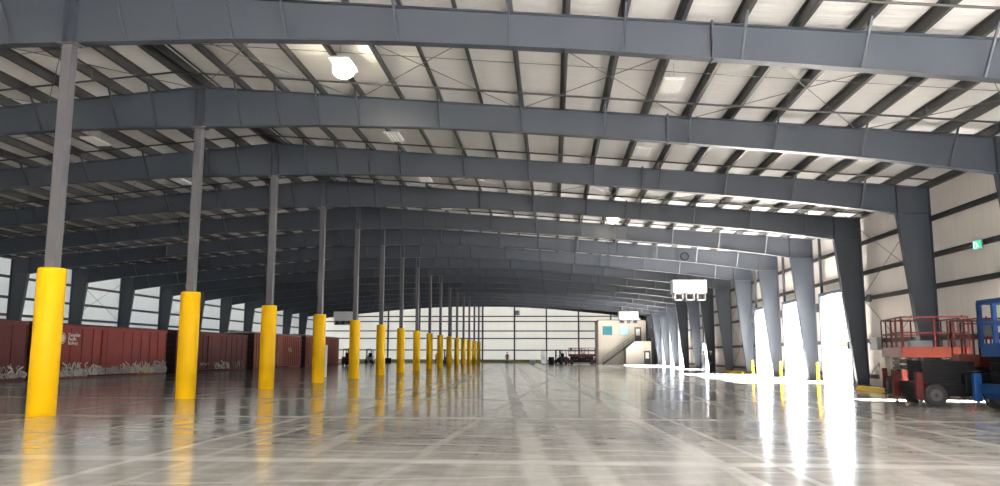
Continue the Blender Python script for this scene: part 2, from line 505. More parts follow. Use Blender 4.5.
for n in range(1, NF + 1):
    o = f0 if n == 1 else dup(f0, (RX, fy(n), 0))
    o['label'] = 'grey tapered steel roof frame, %s from the camera, carried by the %s yellow-based column' % (ORD[n-1], ORD[n-1]) if n > 1 else \
        'grey tapered steel roof frame nearest the camera, crossing the top of the picture'

# ------------------------------------------------------------------ ridge columns and their yellow guards
def make_col():
    t = thing('ridge_column', 'x', 'column', (RX, fy(1), 0), 0, 'grey steel columns along the ridge')
    b = B(); bevbox(b, -.135, .135, -.135, .135, .02, 9.31, .015); obj('shaft', b, M['column'], t)
    b = B(); box(b, -.25, .25, -.19, .19, 9.31, 9.345); 
    for x in (-.2, .2):
        for y in (-.13, .13): tube(b, [(x, y, 9.28), (x, y, 9.345)], .018, 6)
    obj('cap_plate', b, M['column'], t)
    b = B(); box(b, -.19, .19, -.19, .19, 0, .025); obj('base_plate', b, M['column'], t)
    return t
def make_guard():
    b = B(); ro, ri = .325, .20
    lathe(b, [(ro - .005, .0), (ro, .01), (ro, 3.52), (ro - .02, 3.565), (ro - .05, 3.575), (ri, 3.575), (ri, .0)], n=40)
    o = obj('column_guard', b, M['yellow'])
    for p in o.data.polygons: p.use_smooth = abs(p.normal.z) < .5
    # band seam as a part
    s = B(); lathe(s, [(ro + .001, 1.785), (ro + .003, 1.79), (ro + .003, 1.796), (ro + .001, 1.80)], n=40)
    obj('seam_ring', s, M['yellow'], o)
    o.location = (RX, fy(1), 0)
    return o
c0 = make_col(); g0 = make_guard()
for n in range(1, NF + 1):
    c = c0 if n == 1 else dup(c0, (RX, fy(n), 0))
    g = g0 if n == 1 else dup(g0, (RX, fy(n), 0))
    w = 'nearest to the camera' if n == 1 else 'farthest along the row' if n == NF else '%s from the camera' % ORD[n-1]
    c['label'] = 'slim grey steel column rising from a yellow guard, %s' % w
    tag(g, 'round yellow column guard on the polished floor, %s' % w, 'column guard', 'yellow guards around the ridge columns')

# ------------------------------------------------------------------ purlins (one continuous run per line)
def purlin(sg, s):
    b = B(); X = RX + sg*s; z = rz(s)
    y0, y1 = YFRONT, YBACK + .05
    w = .045
    # Z section, one lip each way
    box(b, X - .006, X + .006, y0, y1, z, z + PH)
    box(b, X, X + sg*.09, y0, y1, z, z + .01) if sg > 0 else box(b, X - .09, X, y0, y1, z, z + .01)
    box(b, X - .09, X, y0, y1, z + PH - .012, z + PH - .002) if sg > 0 else box(b, X, X + .09, y0, y1, z + PH - .012, z + PH - .002)
    e = X + sg*.09
    box(b, e - .005, e + .005, y0, y1, z, z + .03)
    return b
for sg, side in ((1, 'right'), (-1, 'left')):
    for k, s in enumerate(purl_s):
        o = obj('roof_purlin', purlin(sg, s), M['purlin'])
        tag(o, 'long grey roof purlin under the white insulation, %s %s of the ridge' % (ORD[k] if k else 'first', side), 'purlin', 'roof purlins')

# bridging straps: thin lines across the purlins mid bay, and the black sprinkler branch pipes
def roofline(b, dy, dz, r, s1=HALF - .6):
    for sg in (-1, 1):
        tube(b, [(sg*0.0, dy, rz(0) + dz), (sg*s1, dy, rz(s1) + dz)], r, 8)
    return b
pp = thing('sprinkler_branch', 'x', 'sprinkler pipe', (RX, fy(1), 0), 0, 'black sprinkler branch pipes under the purlins')
b = B(); roofline(b, 5.7, -.13, .034); obj('pipe', b, M['pipe'], pp)
b = B()
for sg in (-1, 1):
    for s in [2.9 + 4.18*k for k in range(6)]:
        b = B(); bar(b, (sg*s, 5.7, rz(s) - .12), (sg*s, 5.7, rz(s) + PH - .02), .02)
        obj('hanger', b, M['rod'], pp)
st = obj('bridging_strap', roofline(B(), 3.5, .05, .011), M['rod']); st.location = (RX, fy(1), 0)
for n in range(1, NF + 1):
    o = pp if n == 1 else dup(pp, (RX, fy(n), 0))
    q = st if n == 1 else dup(st, (RX, fy(n), 0))
    w = 'between the first and second frames' if n == 1 else 'just behind the %s frame from the camera' % ORD[n-1]
    o['label'] = 'thin black sprinkler pipe crossing under the purlins, ' + w
    tag(q, 'thin steel bridging strap tying the purlins, ' + w, 'bridging strap', 'bridging straps between purlins')
dup(pp, (RX, fy(0), 0), 0, 'thin sprinkler pipe nearest the camera, above the first frame at the top right')
# main along the ridge
b = B()
for dx, r in ((-.42, .055), (.5, .03)):
    tube(b, [(RX + dx, YFRONT + 1, RIDGE - .02 + .16), (RX + dx, YBACK - 1, RIDGE + .14)], r, 8)
o = obj('ridge_pipe', b, M['pipe']); tag(o, 'pair of black pipes running along the ridge of the roof', 'pipe')

# roof cross bracing
def xrod(b, p, q): tube(b, [p, q], .014, 6)
nodes = [0, 5.6, 11.2, 16.8, 22.4, 27.6]
cnt = 0
for n in (1, 3, 7, 11):
    for sg in (1, -1):
        for k, (a, c) in enumerate(zip(nodes, nodes[1:])):
            b = B()
            ya, yb = fy(n) + .05, fy(n + 1) - .05
            xrod(b, (RX + sg*a, ya, rz(a) - .06), (RX + sg*c, yb, rz(c) - .06))
            xrod(b, (RX + sg*c, ya, rz(c) - .085), (RX + sg*a, yb, rz(a) - .085))
            o = obj('cross_brace_rods', b, M['rod'])
            tag(o, 'thin crossed roof bracing rods behind the %s frame, %s cross %s of the ridge' % (ORD[n-1], ORD[k], 'right' if sg > 0 else 'left'), 'bracing', 'crossed rods under the roof')
def wallx(x, n, lab):
    b = B(); ya, yb = fy(n) + .1, fy(n+1) - .1
    xrod(b, (x, ya, .3), (x, yb, 4.3)); xrod(b, (x, ya, 4.3), (x, yb, .3))
    xrod(b, (x, ya, 4.4), (x, yb, 7.9)); xrod(b, (x, ya, 7.9), (x, yb, 4.4))
    tag(obj('cross_brace_rods', b, M['rod']), lab, 'bracing', 'crossed rods in the side walls')
wallx(15.70, 3, 'crossed bracing rods on the right wall behind the red lifts')
wallx(XL + .06, 7, 'crossed bracing rods on the left wall above the red boxcar')
wallx(15.70, 7, 'crossed bracing rods on the right wall beside the loading doors')

# ------------------------------------------------------------------ high-bay lamps
def make_lamp(lit):
    t = thing('high_bay_lamp', 'x', 'ceiling lamp', (0, 0, 0), 0, 'high-bay lamps under the roof')
    w, l = .30, .62
    b = B(); bevbox(b, -w, w, -l, l, .02, .09, .015); bevbox(b, -.12, .12, -.35, .35, .09, .16, .01); obj('housing', b, M['white'], t)
    if lit:
        b = B(); lathe(b, [(.04, -.36), (.18, -.345), (.29, -.26), (.33, -.12), (.32, .0), (.27, .06)], n=28); obj('lens', b, M['lens_on'], t, smooth=True)  # bell shape stands in for the glare around a flat rectangular lamp
    b = B()
    for k in range(0 if lit else 4):
        x = -w + .05 + k*(2*w - .1 - .11)/3
        bevbox(b, x, x + .11, -l + .04, l - .04, .0, .03, .01)
    obj('lens', b, M['lens_off'], t) if not lit else b.free()
    b = B()
    for y in (-.45, .45):
        tube(b, [(0, y, .1), (0, y, .62)], .006, 6)
    obj('hanger', b, M['rod'], t)
    return t
lon, loff = make_lamp(True), make_lamp(False)
used = {True: False, False: False}
def lamp(x, n, z, lab, lit=False):
    src = lon if lit else loff
    o = src if not used[lit] else dup(src)
    used[lit] = True
    o.location = (x, fy(n) + 3.81, z + (.12 if lit else 0)); o['label'] = lab
for n in range(1, 7):
    lit = n == 1
    lamp(-6.2, n, 9.93, ('glowing warm lamp' if lit else 'unlit white lamp') + ' hung under the roof right of the ridge, %s bay' % ORD[n-1], lit)
    lit = n == 4
    lamp(3.5, n, 9.2, ('glowing lamp' if lit else 'unlit white lamp') + ' hung under the roof halfway to the right wall, %s bay' % ORD[n-1], lit)
for n in range(1, 4):
    lamp(-18.4, n, 9.93, 'unlit white lamp hung under the roof left of the ridge, %s bay' % ORD[n-1])

# ------------------------------------------------------------------ box cars on the sunken track
def railtrack():
    b = B()
    for x in (-31.4, -29.95):
        box(b, x - .035, x + .035, YFRONT, YBACK, -1.22, -1.18); box(b, x - .01, x + .01, YFRONT, YBACK, -1.33, -1.22); box(b, x - .07, x + .07, YFRONT, YBACK, -1.35, -1.33)
    return tag(obj('rail_track', b, M['rail']), 'pair of steel rails sunk below the floor under the boxcars', 'rail track')
railtrack()
BL = 14.5
def ribbon(b, pts, w, x):
    """flat painted stroke on the plane X=x"""
    pts = [Vector((0, p[0], p[1])) for p in pts]
    prev = None
    for i, p in enumerate(pts):
        d = (pts[min(i+1, len(pts)-1)] - pts[max(i-1, 0)]).normalized()
        nrm = Vector((0, -d.z, d.y))
        a = b.verts.new((x, p.y + nrm.y*w/2, p.z + nrm.z*w/2)); c = b.verts.new((x, p.y - nrm.y*w/2, p.z - nrm.z*w/2))
        if prev: b.faces.new((prev[0], a, c, prev[1]))
        prev = (a, c)
def graffiti(x, y0, y1, z0, z1, rnd, w=.07, dens=1.0):
    b = B(); y = y0
    while y < y1:
        lw = rnd.uniform(.35, .75); h = (z1 - z0)*rnd.uniform(.65, 1)
        for _ in range(rnd.choice((2, 3, 3)) if dens >= 1 else 1):
            kind = rnd.choice('oszlvn'); q = []
            for k in range(11):
                t = k/10
                if kind == 'o': q.append((y + lw*(.5 + .48*math.cos(2*PI*t)), z0 + h*(.5 + .48*math.sin(2*PI*t))))
                elif kind == 's': q.append((y + lw*(.5 + .45*math.sin(2*PI*t)), z0 + h*t))
                elif kind == 'z': q.append((y + lw*abs(((t*3) % 2) - 1), z0 + h*t))
                elif kind == 'l': q.append((y + lw*t*.4, z0 + h*(1 - t)))
                elif kind == 'v': q.append((y + lw*t, z0 + h*abs(2*t - 1)))
                else: q.append((y + lw*t, z0 + h*(.2 + .7*abs(math.sin(1.5*PI*t)))))
            ribbon(b, q, w*rnd.uniform(.7, 1.5), x + rnd.uniform(0, .004))
        y += lw*rnd.uniform(.7, 1.05)
    return b
def boxcar(y0, m, style, lab, rnd, top=3.25, seed=0, gr=()):
    """side plane at X=-28.95, body 2.9 m wide"""
    t = thing('boxcar', lab, 'boxcar', (-30.68, y0, -1.18), 0, 'boxcars on the sunken track')
    X0, X1 = -1.42, 1.55
    zb_ = 1.22; zt = top + 1.18
    side = 1.60
    b = B(); box(b, X0, X1, 0, BL, zb_, zt - .06)
    # side sill and top chord
    for x in (X0 - .05, X1): box(b, x, x + .05, 0, BL, zb_ - .06, zb_ + .16); box(b, x, x + .05, 0, BL, zt - .22, zt - .06)
    obj('body', b, m, t)
    # side posts
    b = B()
    dy0, dy1 = BL/2 - 1.5, BL/2 + 1.5
    n = 22 if style == 'ribbed' else 12
    for k in range(n + 1):
        y = .06 + (BL - .12)*k/n
        if dy0 - .1 < y < dy1 + .1: continue
        w = .10 if style == 'ribbed' else .045
        for x, s in ((X1, 1), (X0, -1)):
            b = B(); prism(b, [(y - w, zb_ + .16), (y + w, zb_ + .16), (y + w, zt - .22), (y - w, zt - .22)], 'x', x, x + s*(.10 if style == 'ribbed' else .045))
            obj('side_post', b, M['boxrib'] if style == 'ribbed' else m, t)
    # plug door with rails and lock rods, each side
    for x, s in ((X1, 1), (X0, -1)):
        b = B(); xa, xb = (x, x + .09) if s > 0 else (x - .09, x)
        box(b, xa, xb, dy0, dy1, zb_ + .14, zt - .24)
        for k in range(6):
            z = zb_ + .35 + k*(zt - zb_ - .8)/5
            box(b, xa - .015 if s < 0 else xa, xb + (.015 if s > 0 else 0), dy0 + .1, dy1 - .1, z - .04, z + .04)
        d = obj('sliding_door', b, m, t)
        xx = x + s*.13
        for y in (dy0 + .5, dy1 - .5): obj('lock_rod', tube(B(), [(xx, y, zb_ + .1), (xx, y, zt - .25)], .022, 6), m, d)
        b = B(); box(b, min(x, x + s*.14), max(x, x + s*.14), dy0 - 1.5, dy1 + 1.5, zb_ + .02, zb_ + .10); obj('door_track', b, M['black'], t)
    # roof: shallow pitched with running ribs
    b = B()
    prism(b, [(X0 - .06, zt - .06), (X1 + .06, zt - .06), (X1 + .06, zt), (.06, zt + .12), (X0 - .06, zt)], 'y', -.05, BL + .05)
    for k in range(12):
        y = .6 + k*(BL - 1.2)/11; bar(b, (X0, y, zt + .01), (.06, y, zt + .13), .06, .04); bar(b, (.06, y, zt + .13), (X1, y, zt + .01), .06, .04)
    obj('roof', b, M['boxdark'] if style != 'ribbed' else M['midgrey'], t)
    # corrugated ends with ladder
    for y, s in ((0, -1), (BL, 1)):
        b = B()
        box(b, X0, X1, min(y, y + s*.012), max(y, y + s*.012), zb_ - .05, zt - .07)  # thin dark sheet over the body end, added to darken the gap
        for k in range(7):
            z = zb_ + .25 + k*(zt - zb_ - .5)/6
            prism(b, [(y, z - .11), (y + s*.07, z - .04), (y + s*.07, z + .04), (y, z + .11)], 'x', X0 + .15, X1 - .15)
        obj('end_panel', b, M['boxend'], t)
    b = B()
    for y in (.12, .55): tube(b, [(X1 + .09, y, zb_), (X1 + .09, y, zt - .1)], .018, 6)
    for k in range(8):
        z = zb_ + .2 + k*.37; tube(b, [(X1 + .09, .12, z), (X1 + .09, .55, z)], .014, 6)
    obj('ladder', b, m, t)
    # underframe and trucks
    b = B(); box(b, -.35, .35, -.35, BL + .35, .85, 1.22); box(b, -1.2, 1.2, BL/2 - 1.5, BL/2 + 1.5, .8, 1.18); obj('underframe', b, M['black'], t)
    for y in (2.0, BL - 2.0):
        b = B(); box(b, -.95, -.8, y - 1.1, y + 1.1, .35, .62); box(b, .8, .95, y - 1.1, y + 1.1, .35, .62); box(b, -.95, .95, y - .2, y + .2, .45, .86)
        tr = obj('truck', b, M['black'], t)
        for yy in (y - .85, y + .85):
            b = B()
            for x in (-.72, .73): lathe(b, [(.46, x - .07), (.43, x - .03), (.42, x + .07)], (0, yy, .43), 'x', 20)
            tube(b, [(-.75, yy, .43), (.75, yy, .43)], .08, 8)
            obj('wheelset', b, M['rail'], tr)
    for y in (-.05, BL + .05):
        b = B(); s = -1 if y < 0 else 1
        box(b, -.12, .12, min(y, y + s*.7), max(y, y + s*.7), .78, 1.02); obj('coupler', b, M['black'], t)
    # painted writing
    sx = X1 + .125
    r = random.Random(seed)
    for (a, c, z0, z1, key, dens) in gr:
        obj('graffiti', graffiti(sx, a, c, zb_ + z0, zb_ + z1, r, .075, dens), M[key], t)
    return t, sx, zb_
def text_on(txt, parent, x, y, z, size, m, name='lettering'):
    cu = bpy.data.curves.new(name, 'FONT'); cu.body = txt; cu.size = size; cu.extrude = .004; cu.space_character = 1.12; cu.offset = .007
    o = bpy.data.objects.new(name + '_t', cu); link(o)
    dg = bpy.context.evaluated_depsgraph_get(); me = bpy.data.meshes.new_from_object(o.evaluated_get(dg))
    bpy.data.objects.remove(o)
    me.materials.clear(); me.materials.append(m)
    ob = bpy.data.objects.new(name, me); link(ob)
    ob.parent = parent; ob.location = (x, y, z); ob.rotation_euler = (PI/2, 0, PI/2)
    return ob
rnd = random.Random(3)
boxcar(28.3, M['boxdark'], 'panel', 'dark maroon boxcar at the far left, partly behind the nearest yellow guard', rnd, 3.25, 1,
       [(8.2, 14.2, .3, .9, 'graffiti_grey', .5), (9.0, 13.9, .12, .5, 'graffiti_grey', 1), (12.9, 14.2, .15, .8, 'graffiti_pale', .5), (10.9, 11.3, .1, .9, 'graffiti_yellow', .5)])
t, sx, zb_ = boxcar(44.4, M['boxred'], 'panel', 'bright oxide red boxcar with white railway lettering and a graffiti band', rnd, 3.22, 2,
       [(.4, 14.2, .05, .62, 'graffiti_grey', 1), (1.6, 5.6, .2, 1.0, 'graffiti_pale', .5), (2.0, 5.4, .12, .8, 'graffiti_pale', .5), (1.0, 4.9, .1, .5, 'graffiti_pale', 1), (6.4, 9.5, .1, .75, 'graffiti_grey', 1),
        (8.3, 13.4, .3, .95, 'graffiti_pale', .5), (9.3, 13.0, .1, .6, 'graffiti_pale', 1), (10.9, 12.3, .08, .5, 'graffiti_yellow', 1), (12.4, 14.3, .1, .95, 'graffiti_grey', 1), (12.8, 14.3, .15, .8, 'graffiti_grey', 1)])
zz = 1.18
for k, s in enumerate(('Canadian', 'Pacific', 'Railway')):
    text_on(s, t, sx - .03, 2.05, 2.50 - .245*k + zz, .29, M['whiteletter'])
b = B()   # round crest left of the lettering
for r0, r1 in ((.29, .25), (.20, .0)):
    n = 28
    for k in range(n):
        a0, a1 = 2*PI*k/n, 2*PI*(k+1)/n
        vs = [b.verts.new((sx - .03, 1.5 + r*math.cos(a), 2.38 + zz + r*1.15*math.sin(a))) for r, a in ((r0, a0), (r0, a1), (max(r1, .001), a1), (max(r1, .001), a0))]
        b.faces.new(vs)
obj('crest', b, M['whiteletter'], t)
boxcar(60.5, M['boxdark'], 'panel', 'dark maroon boxcar right behind the second yellow guard, with white tags', rnd, 3.25, 5,
       [(1.2, 2.6, .2, 1.05, 'graffiti_grey', .5), (4.2, 5.8, .5, .75, 'graffiti_grey', .5), (7.0, 10.4, .15, .85, 'graffiti_pale', .5), (7.2, 9.8, .15, .7, 'graffiti_pale', .5), (11, 13.2, .1, .9, 'graffiti_grey', .5)])
boxcar(76.8, M['boxbrown'], 'ribbed', 'brown ribbed boxcar beside the third yellow guard', rnd, 3.55, 8,
       [(2.0, 6.6, .3, 2.2, 'graffiti_grey', .5), (9.8, 10.9, 1.7, 2.2, 'graffiti_pale', .5)])
boxcar(93.2, M['boxbrown'], 'ribbed', 'farthest brown ribbed boxcar beside the fourth yellow guard', rnd, 3.7, 9,
       [(1.5, 4.5, .2, 1.4, 'graffiti_grey', .5)])

# ------------------------------------------------------------------ hanging air units
def air_unit(x0, x1, y, z0, z1, lab, first=[None]):
    W = x1 - x0; Hh = z1 - z0
    t = thing('air_unit', lab, 'air unit', ((x0 + x1)/2, y, z0), 0, 'white hanging air units')
    b = B(); bevbox(b, -W/2, W/2, -.7, .7, 0, Hh, .04); obj('cabinet', b, M['white'], t)
    b = B()
    for k in range(5): box(b, -W/2 + .1, W/2 - .1, -.712, -.70, .15 + k*Hh/6, .165 + k*Hh/6)
    obj('panel_seam', b, M['midgrey'], t)
    dw = W/3*.78
    for k in (-1, 0, 1):
        cx = k*W/3
        b = B()
        # open square outlet: frame of four sides and a recessed dark throat
        for xa, xb, za, zb2 in ((cx - dw/2, cx - dw/2 + .09, -.62, 0), (cx + dw/2 - .09, cx + dw/2, -.62, 0), (cx - dw/2, cx + dw/2, -.62, -.52), (cx - dw/2, cx + dw/2, -.1, 0)):
            box(b, xa, xb, -.68, .3, za, zb2)
        o = obj('outlet', b, M['midgrey'], t)
        b = B()
        box(b, cx - .02, cx + .02, -.55, .12, -.52, -.1)
        box(b, cx - dw/2 + .09, cx + dw/2 - .09, .1, .15, -.52, -.1)
        for q in range(3): box(b, cx - dw/2 + .09, cx + dw/2 - .09, -.55, -.5, -.46 + q*.13, -.44 + q*.13)
        obj('louvre', b, M['darkgrey'], o)
    b = B()
    ztop = rz(abs((x0 + x1)/2 - RX)) - z0 + .1
    for x in (-W/2 + .3, 0, W/2 - .3):
        for yy in (-.5, .5): tube(b, [(x, yy, Hh), (x, yy, ztop)], .02, 6)
        box(b, x - .12, x + .12, -.6, .6, Hh, Hh + .09)
    obj('hanger', b, M['black'], t)
    return t
air_unit(10.05, 12.85, 68.0, 6.60, 7.70, 'white air unit with three outlets hung near the right wall, the largest in view')
air_unit(9.35, 12.05, 114.5, 6.4, 7.5, 'white air unit with three outlets hung above the cream office block')
air_unit(-33.4, -30.5, 121.0, 6.5, 7.9, 'white air unit hung over the far end of the boxcar row')

# ------------------------------------------------------------------ office block at the far right
def office():
    Yf = 124.5
    t = thing('office_block', 'cream two-storey office block with an outside stair in the far right corner', 'office', (7.0, Yf, 0))
    W = 7.3
    def front(b, holes, x0, x1, z0, z1, y0, y1):
        xs = sorted({x0, x1, *[h[0] for h in holes], *[h[1] for h in holes]}); zs = sorted({z0, z1, *[h[2] for h in holes], *[h[3] for h in holes]})
        for a, c in zip(xs, xs[1:]):
            for e, g in zip(zs, zs[1:]):
                mx, mz = (a+c)/2, (e+g)/2
                if any(h[0] < mx < h[1] and h[2] < mz < h[3] for h in holes): continue
                box(b, a, c, y0, y1, e, g)
    w1, w2, dr = (.62, 2.20, 4.42, 5.86), (3.25, 4.72, 4.42, 5.86), (5.55, 6.58, 3.50, 5.66)
    b = B(); front(b, [w1, w2, dr], 0, W, 0, 6.72, 0, .15)
    box(b, 0, .15, .15, 10, 0, 6.72); box(b, W - .15, W, .15, 10, 0, 6.72); box(b, 0, W, .15, 10, 6.6, 6.72); box(b, 0, W, 9.85, 10, 0, 6.72)
    box(b, .15, W - .15, .15, 9.85, 3.3, 3.5)
    obj('walls', b, M['cream'], t)
    b = B(); box(b, -.06, W + .06, -.06, 10.06, 6.72, 6.8); obj('roof_edge', b, M['darkgrey'], t)
    for (a, c, e, g), mt in ((w1, 'glass'), (w2, 'paleglass')):
        b = B()
        for q in ((a, c, e, e + .07), (a, c, g - .07, g), (a, a + .07, e, g), (c - .07, c, e, g)): box(b, q[0], q[1], -.03, .12, q[2], q[3])
        f = obj('window', b, M['midgrey'], t)
        b = B(); box(b, a + .07, c - .07, .05, .07, e + .07, g - .07); obj('pane', b, M[mt], f)
    def door(x0, x1, z0, z1, y):
        b = B()
        gl = (x0 + .22, x1 - .22, z0 + .9, z1 - .25)
        front(b, [gl], x0, x1, z0, z1, y, y + .06)
        d = obj('office_door', b, M['darkgrey'], t)
        b = B(); box(b, gl[0], gl[1], y + .02, y + .035, gl[2], gl[3]); obj('pane', b, M['white'], d)
        b = B(); tube(b, [(x1 - .12, y - .06, z0 + 1.0), (x1 - .24, y - .06, z0 + 1.0)], .02, 6); obj('handle', b, M['midgrey'], d)
    door(dr[0], dr[1], dr[2], dr[3], .04)
    # lower annex below the landing, with its own door
    ann = B()
    pts = [(3.95, 0), (7.75, 0), (7.75, 3.45), (5.35, 3.45), (3.95, 2.35)]
    prism(ann, pts, 'y', -2.4, -.01); obj('annex', ann, M['cream'], t)
    door(6.65, 7.6, 0.0, 2.05, -2.48)
    b = B(); box(b, 5.3, 7.8, -2.45, -.01, 3.45, 3.52); obj('landing', b, M['darkgrey'], t)
    # stair from floor up to the landing, in front of the wall
    b = B(); n = 18; X0, X1 = .55, 5.3
    for k in range(n):
        x = X0 + (X1 - X0)*k/n; z = 3.45*(k+1)/n; box(b, x, x + (X1 - X0)/n + .03, -1.05, -.03, z - .05, z)
    bar(b, (X0, -1.08, .02), (X1, -1.08, 3.42), .06, .28); bar(b, (X0, -.04, .02), (X1, -.04, 3.42), .05, .28)
    obj('stair_flight', b, M['darkgrey'], t)
    b = B()
    for z in (.55, 1.0): tube(b, [(X0, -1.08, z), (X1, -1.08, 3.45 + z), (X1 + .05, -1.08, 3.45 + z)], .025, 6)
    for k in range(7):
        f = k/6; x = X0 + (X1 - X0)*f; tube(b, [(x, -1.08, 3.4*f), (x, -1.08, 3.45*f + 1.0)], .02, 6)
    for z in (3.98, 4.5): tube(b, [(6.75, -2.4, z), (7.75, -2.4, z), (7.75, -.05, z)], .025, 6)
    for x in (6.75, 7.25, 7.75): tube(b, [(x, -2.4, 3.5), (x, -2.4, 4.5)], .022, 6)
    obj('handrail', b, M['darkgrey'], t)
    return t
office()

# ------------------------------------------------------------------ machines
def scissor_lift(label, loc, rot, L=3.4, W=1.75, deck=1.6, cab=('red', 'orange'), platoff=0.0, rail=1.1, platL=None, grp='scissor lifts at the right wall', chassis_m='darkgrey', full=True, rw=.05, posts=4):
    """length along local x, near long side at y=0, base at z=0"""
    t = thing('scissor_lift', label, 'scissor lift', loc, rot, grp)
    rm, dm = M[cab[0]], M[cab[1]]
    # chassis
    b = B(); prism(b, [(.12, .30), (L - .12, .30), (L, .48), (L, .72), (0, .72), (0, .48)], 'y', .30, W - .30)
    box(b, .5, L - .5, .08, .30, .34, .66); box(b, .5, L - .5, W - .30, W - .08, .34, .66)
    obj('chassis', b, M['black' if chassis_m == 'darkgrey' else chassis_m], t)
    # wheels
    for x in (.47, L - .47):
        for y, s in ((.14, -1), (W - .14, 1)):
            b = B(); lathe(b, [(.22, -.13), (.29, -.13), (.33, -.09), (.34, 0), (.33, .09), (.29, .13), (.22, .13)], (x, y, .34), 'y', 28)
            w = obj('wheel', b, M['rubber'], t, smooth=False)
            b = B(); lathe(b, [(.215, -.10), (.17, -.135), (.06, -.14), (.06, .14), (.17, .135), (.215, .10)], (x, y, .34), 'y', 16)
            obj('hub', b, M['darkgrey'], w)
    # outriggers on the four corners
    for x in (.0, L):
        for y in (.02, W - .02):
            b = B(); bevbox(b, x - .10, x + .10, y - .09, y + .09, .22, 1.0, .02)
            bar(b, (x, y, .6), (min(max(x, .35), L - .35), y*.6 + W*.2, .6), .14, .2)
            o = obj('outrigger', b, rm, t)
            b = B(); tube(b, [(x, y, .05), (x, y, .25)], .04, 10); lathe(b, [(.13, 0), (.13, .03), (.05, .06)], (x, y, 0), 'z', 14)
            obj('foot_pad', b, M['darkgrey'], o)
    # side engine / battery tray
    for y0, y1 in ((.02, .28), (W - .28, W - .02)):
        b = B(); bevbox(b, L*.36, L*.66, y0, y1, .40, .98, .03)
        for k in range(4): box(b, L*.40, L*.62, y0 - .006, y1 + .006, .5 + k*.09, .53 + k*.09)
        obj('engine_tray', b, M['black'], t)
    if chassis_m == 'blue':
        b = B(); bevbox(b, .12, L - .12, -.05, .06, .28, 1.12, .03); cv = obj('side_cover', b, rm, t)
        for k in range(5):
            b = B(); box(b, .35 + k*.55, .42 + k*.55, -.062, -.05, .42, 1.0); obj('vent_slot', b, M['midgrey'], cv)
    # folded scissor stack
    h0, h1 = .74, deck - .10; n = 4
    for k in range(n):
        za, zb2 = h0 + (h1 - h0)*k/n, h0 + (h1 - h0)*(k+1)/n
        for y in (.36, W - .36):
            for s in (0, 1):
                b = B(); p, q = (.25, y + .06*s, za + .03), (L - .25, y + .06*s, zb2 - .03)
                if s: p, q = (.25, y + .06, zb2 - .03), (L - .25, y + .06, za + .03)
                bar(b, p, q, .05, .12); tube(b, [(L/2, y - .05, (za+zb2)/2), (L/2, y + .11, (za+zb2)/2)], .05, 8)
                obj('scissor_arm', b, M['black'], t)
    b = B(); tube(b, [(.7, W/2, h0 + .05), (L*.5, W/2, h0 + .25)], .075, 12); tube(b, [(L*.5, W/2, h0 + .25), (L*.75, W/2, h1 - .1)], .045, 10)
    obj('lift_cylinder', b, M['midgrey'], t)
    # platform
    PL = platL or L; x0 = platoff; x1 = x0 + PL
    b = B(); box(b, x0, x1, 0, W, deck - .12, deck)
    box(b, x0 - .02, x1 + .02, -.03, .02, deck - .26, deck + .10); box(b, x0 - .02, x1 + .02, W - .02, W + .03, deck - .26, deck + .10)
    box(b, x0 - .02, x0 + .03, -.03, W + .03, deck - .26, deck + .10); box(b, x1 - .03, x1 + .02, -.03, W + .03, deck - .26, deck + .10)
    obj('platform_deck', b, dm, t)
    zt = deck + rail
    def rails(p, q, n):
        b = B(); p, q = Vector(p), Vector(q)
        for z in (rail, rail*.52):
            bar(b, p + Vector((0, 0, z)), q + Vector((0, 0, z)), rw, rw)
        for k in range(n + 1):
            c = p.lerp(q, k/n); bar(b, c, c + Vector((0, 0, rail)), rw*.9, rw*.9)
        obj('guard_rail', b, rm, t)
    d = deck
    rails((x0, 0, d), (x1, 0, d), posts); rails((x0, W, d), (x1, W, d), posts); rails((x0, 0, d), (x0, W, d), 2); rails((x1, 0, d), (x1, W, d), 2)
    # sliding extension deck rails, a little inside
    if full:
        for y in (.10, W - .10):
            b = B()
            for z in (rail*.98, rail*.60): bar(b, (x0 + .25, y, d + z - .06), (x0 + PL*.62, y, d + z - .06), .04)
            for x in (x0 + .25, x0 + PL*.43, x0 + PL*.62): bar(b, (x, y, d), (x, y, d + rail - .08), .04)
            obj('extension_rail', b, rm, t)
        b = B(); bevbox(b, x0 + .15, x0 + .55, .06, .22, d + rail*.55, d + rail*.98, .02); cb = obj('control_box', b, M['darkgrey'], t)
        b = B(); tube(b, [(x0 + .3, .10, d + rail*.98), (x0 + .3, .10, d + rail*.98 + .1)], .02, 8); obj('joystick', b, M['black'], cb)
        b = B(); box(b, x0 + PL*.5, x0 + PL*.5 + .45, W*.35, W*.7, d, d + .35); obj('tool_crate', b, M['midgrey'], t)
    # ladder
    b = B()
    for y in (W/2 - .2, W/2 + .2): tube(b, [(x1 + .05, y, .35), (x1 + .05, y, deck)], .02, 6)
    for k in range(4): tube(b, [(x1 + .05, W/2 - .2, .45 + k*.3), (x1 + .05, W/2 + .2, .45 + k*.3)], .018, 6)
    obj('ladder', b, rm, t)
    return t
# lift standing end-on: local x runs away from the camera
scissor_lift('red scissor lift farthest left of the parked lifts, beside the yellow curb', (14.3, 28.65, 0), math.radians(90 - 11.3), L=3.5, W=2.12, deck=1.68, rail=1.14)
scissor_lift('red scissor lift with orange deck, parked behind the blue lift', (10.66, 24.38, 0), math.radians(-2), L=3.6, W=1.75, deck=1.42, rail=1.14, platoff=1.75, platL=2.6)
scissor_lift('blue scissor lift cut off by the right edge of the picture', (11.75, 21.85, 0), math.radians(-2), L=3.4, W=1.6, deck=1.72, rail=1.25, cab=('blue', 'blue'), platoff=.22, platL=3.1, chassis_m='blue', rw=.12, posts=2, full=False)
